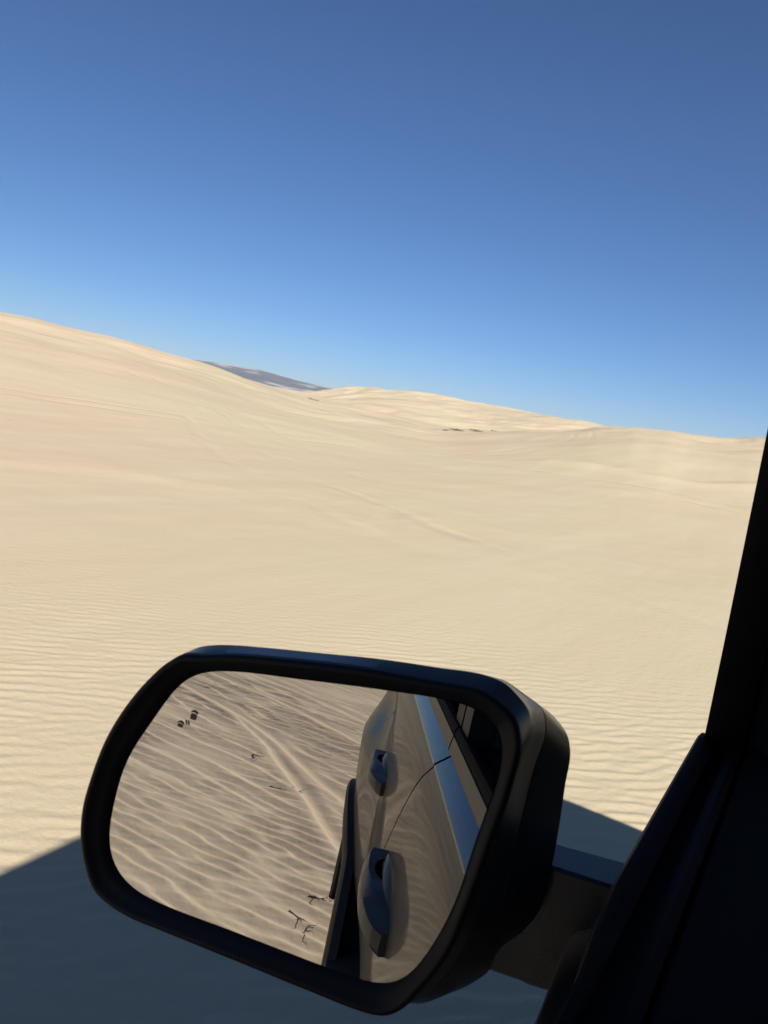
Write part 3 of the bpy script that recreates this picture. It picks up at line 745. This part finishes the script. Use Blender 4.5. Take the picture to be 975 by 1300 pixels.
# ------------------------------------------------------------------ twigs and shrubs
def twig(x, y, L_, rot, seed):
    g = random.Random(seed); m = MB()
    z0 = float(height(np.array([x]), np.array([y]))[0] + ripples(np.array([[x]]), np.array([[y]]))[0, 0])
    def branch(p, a, l, r_, depth):
        pts = [p]; q_ = np.array(p)
        for i in range(4):
            a += g.uniform(-.35, .35); q_ = q_ + np.array([math.cos(a), math.sin(a), 0]) * l / 4; zz = max(.004, q_[2] + g.uniform(-.006, .010)); q_ = np.array([q_[0], q_[1], zz]); pts.append(tuple(q_))
            if depth and g.random() < .75: branch(tuple(q_), a + g.choice((-1, 1)) * g.uniform(.4, .9), l * g.uniform(.3, .55), r_ * .6, depth - 1)
        m.tube(pts, [r_ * (1 - .15 * k) for k in range(5)], 6)
    branch((0, 0, .004), rot, L_, .0036 + .004 * L_, 2)
    o = m.build('dry_twig', M['twig']); o.location = (x, y, z0 - .002)
    return o
for x, y, L_, rot, lab in ((-.27, -2.72, .24, 1.0, 'branched dark dry twig beside the lower body of the car, largest in the mirror'),
                           (-.20, -2.90, .11, .5, 'thin dry twig just above the largest twig in the mirror'),
                           (-.86, -5.06, .13, .3, 'short dark twig left of the tyre track, farthest in the mirror'),
                           (-.62, -4.42, .18, .6, 'long dark twig lying next to the bright tyre track ridge in the mirror')):
    tag(twig(x, y, L_, rot, int(abs(x * y) * 100)), lab, 'twig', 'dry twigs on the sand')

def leaf_mat(name, rgb):
    m, nt, b = mat_new(name); t = N(nt, 'ShaderNodeTexNoise'); t.inputs['Scale'].default_value = 3
    tc = N(nt, 'ShaderNodeTexCoord'); nt.links.new(tc.outputs['Object'], t.inputs['Vector'])
    cr = N(nt, 'ShaderNodeValToRGB'); nt.links.new(t.outputs['Fac'], cr.inputs['Fac'])
    cr.color_ramp.elements[0].color = (*[c * .7 for c in rgb], 1); cr.color_ramp.elements[1].color = (*[c * 1.4 for c in rgb], 1)
    nt.links.new(cr.outputs['Color'], b.inputs['Base Color']); b.inputs['Roughness'].default_value = .9; return m
green = leaf_mat('shrub_leaf', (.085, .09, .045)); dry = leaf_mat('dry_leaf', (.16, .12, .08))
def shrub(az, el, w, h, mat, lab, seed, dense=420, grp='low shrubs on the dunes'):
    g = random.Random(seed); x, y, z, r_ = spot(az, el); m = MB()
    for i in range(dense):
        a = g.uniform(0, 2 * math.pi); q_ = math.sqrt(g.random()); px_, py_ = math.cos(a) * q_ * w / 2, math.sin(a) * q_ * w * .35
        pz_ = g.random() ** 1.3 * h * (1 - .6 * q_ * q_) * (.6 + .4 * math.sin(px_ * 5 / w + seed))
        s_ = g.uniform(.03, .07) * (w / 1.2) ** .5; d1 = np.array([g.gauss(0, 1), g.gauss(0, 1), g.gauss(0, .7)]); d1 /= np.linalg.norm(d1); d2 = np.cross(d1, (g.gauss(0, 1), g.gauss(0, 1), 1)); d2 /= np.linalg.norm(d2)
        c = np.array([px_, py_, max(.01, pz_)]); m.add([tuple(c - d1 * s_), tuple(c + d2 * s_ * .5), tuple(c + d1 * s_), tuple(c - d2 * s_ * .5)], [(0, 1, 2, 3)])
    for i in range(7):
        a = g.uniform(0, 6.28); m.tube([(0, 0, -.05), (math.cos(a) * w * .3, math.sin(a) * w * .2, h * .6)], [.012, .005], 5)
    o = m.build('shrub', mat, smooth=False); ang = R(az)
    o.location = (x, y, z - .03); o.rotation_euler = (0, 0, ang); tag(o, lab, 'shrub', grp); return r_
for k, (az, el, w, h, lab) in enumerate(((27.2, -.64, .013, .0016, 'leftmost low green shrub in the hollow between far and right dunes'),
                        (26.1, -.50, .034, .0026, 'second low green shrub from the left in the hollow below the far dunes'),
                        (24.7, -.32, .030, .0040, 'tallest dark green shrub in the middle of the hollow below the far dunes'),
                        (23.5, -.10, .015, .0016, 'rightmost low green shrub in the hollow below the far dunes'))):
    x, y, z, r_ = spot(az, el)
    print('shrub', az, r_, shrub(az, el, w * r_, h * r_, green, lab, 40 + k))
for k, (az, el, w, h, mat, lab) in enumerate(((37.7, .08, .016, .003, dry, 'brown dry shrub on the slope just below the far hill'),
                        (58.4, -4.5, .013, .003, dry, 'small dry shrub on the left dune, upper of two at the edge'),
                        (58.6, -7.3, .016, .0022, dry, 'small dry shrub at the foot of the left dune, lower of two at the edge'))):
    x, y, z, r_ = spot(az, el)
    print('dry', az, r_, shrub(az, el, w * r_, h * r_, mat, lab, 60 + k, 260))

# ------------------------------------------------------------------ air
def haze():
    m = bpy.data.materials.new('haze'); m.use_nodes = True; nt = m.node_tree
    for n_ in list(nt.nodes):
        if n_.type == 'BSDF_PRINCIPLED': nt.nodes.remove(n_)
    v = nt.nodes.new('ShaderNodeVolumePrincipled'); v.inputs['Color'].default_value = (.80, .91, 1, 1); v.inputs['Density'].default_value = HAZE; v.inputs['Anisotropy'].default_value = 0.
    nt.links.new(v.outputs['Volume'], nt.nodes['Material Output'].inputs['Volume'])
    mb = MB(); mb.box(-9900, 9900, -9900, 9900, -32.5, 185)
    o = mb.build('haze', m, smooth=False); tag(o, kind='stuff')
HAZE = 8.5e-5
USE_HAZE = True
if USE_HAZE: haze()

# ------------------------------------------------------------------ light
S = np.array([1.016, -1.2, 1.0]); S /= np.linalg.norm(S)
el = math.asin(S[2]); azs = math.atan2(S[0], S[1])
w = bpy.data.worlds.new('World'); scene.world = w; w.use_nodes = True
nt = w.node_tree; bg = nt.nodes['Background']
sky = nt.nodes.new('ShaderNodeTexSky'); sky.sky_type = 'NISHITA'; sky.sun_disc = False
sky.sun_elevation = el; sky.sun_rotation = azs; sky.altitude = 800; sky.air_density = .88; sky.dust_density = .4; sky.ozone_density = 10
nt.links.new(sky.outputs['Color'], bg.inputs['Color']); bg.inputs['Strength'].default_value = .054
ld = bpy.data.lights.new('sun', 'SUN'); ld.energy = 4.6; ld.angle = R(.53); ld.color = (1, .95, .86)
lo = bpy.data.objects.new('sun', ld); col.objects.link(lo)
from mathutils import Vector, Matrix
lo.rotation_euler = Vector(S).to_track_quat('Z', 'Y').to_euler(); lo.location = (20, -20, 30)

# ------------------------------------------------------------------ camera
cd = bpy.data.cameras.new('camera'); cam = bpy.data.objects.new('camera', cd); col.objects.link(cam)
pt, ro, ya = R(7.6), R(9.0), R(31.0)
fw = Vector((-math.sin(ya) * math.cos(pt), math.cos(ya) * math.cos(pt), -math.sin(pt)))
r0 = Vector((math.cos(ya), math.sin(ya), 0)); u0 = r0.cross(fw)
rt = r0 * math.cos(ro) + u0 * math.sin(ro); up = u0 * math.cos(ro) - r0 * math.sin(ro)
cam.matrix_world = Matrix(((rt.x, up.x, -fw.x, 0), (rt.y, up.y, -fw.y, 0), (rt.z, up.z, -fw.z, CAMZ), (0, 0, 0, 1)))
cd.sensor_fit = 'VERTICAL'; cd.sensor_height = 36; cd.lens = 36 * 939 / 1300
cd.clip_start = .01; cd.clip_end = 40000
cd.dof.use_dof = True; cd.dof.focus_distance = .95; cd.dof.aperture_fstop = 22
scene.camera = cam

scene.view_settings.view_transform = 'Standard'; scene.view_settings.look = 'None'; scene.view_settings.gamma = 1; scene.view_settings.use_curve_mapping = False
scene.view_settings.exposure = .76
scene.cycles.max_bounces = 8; scene.cycles.use_denoising = True
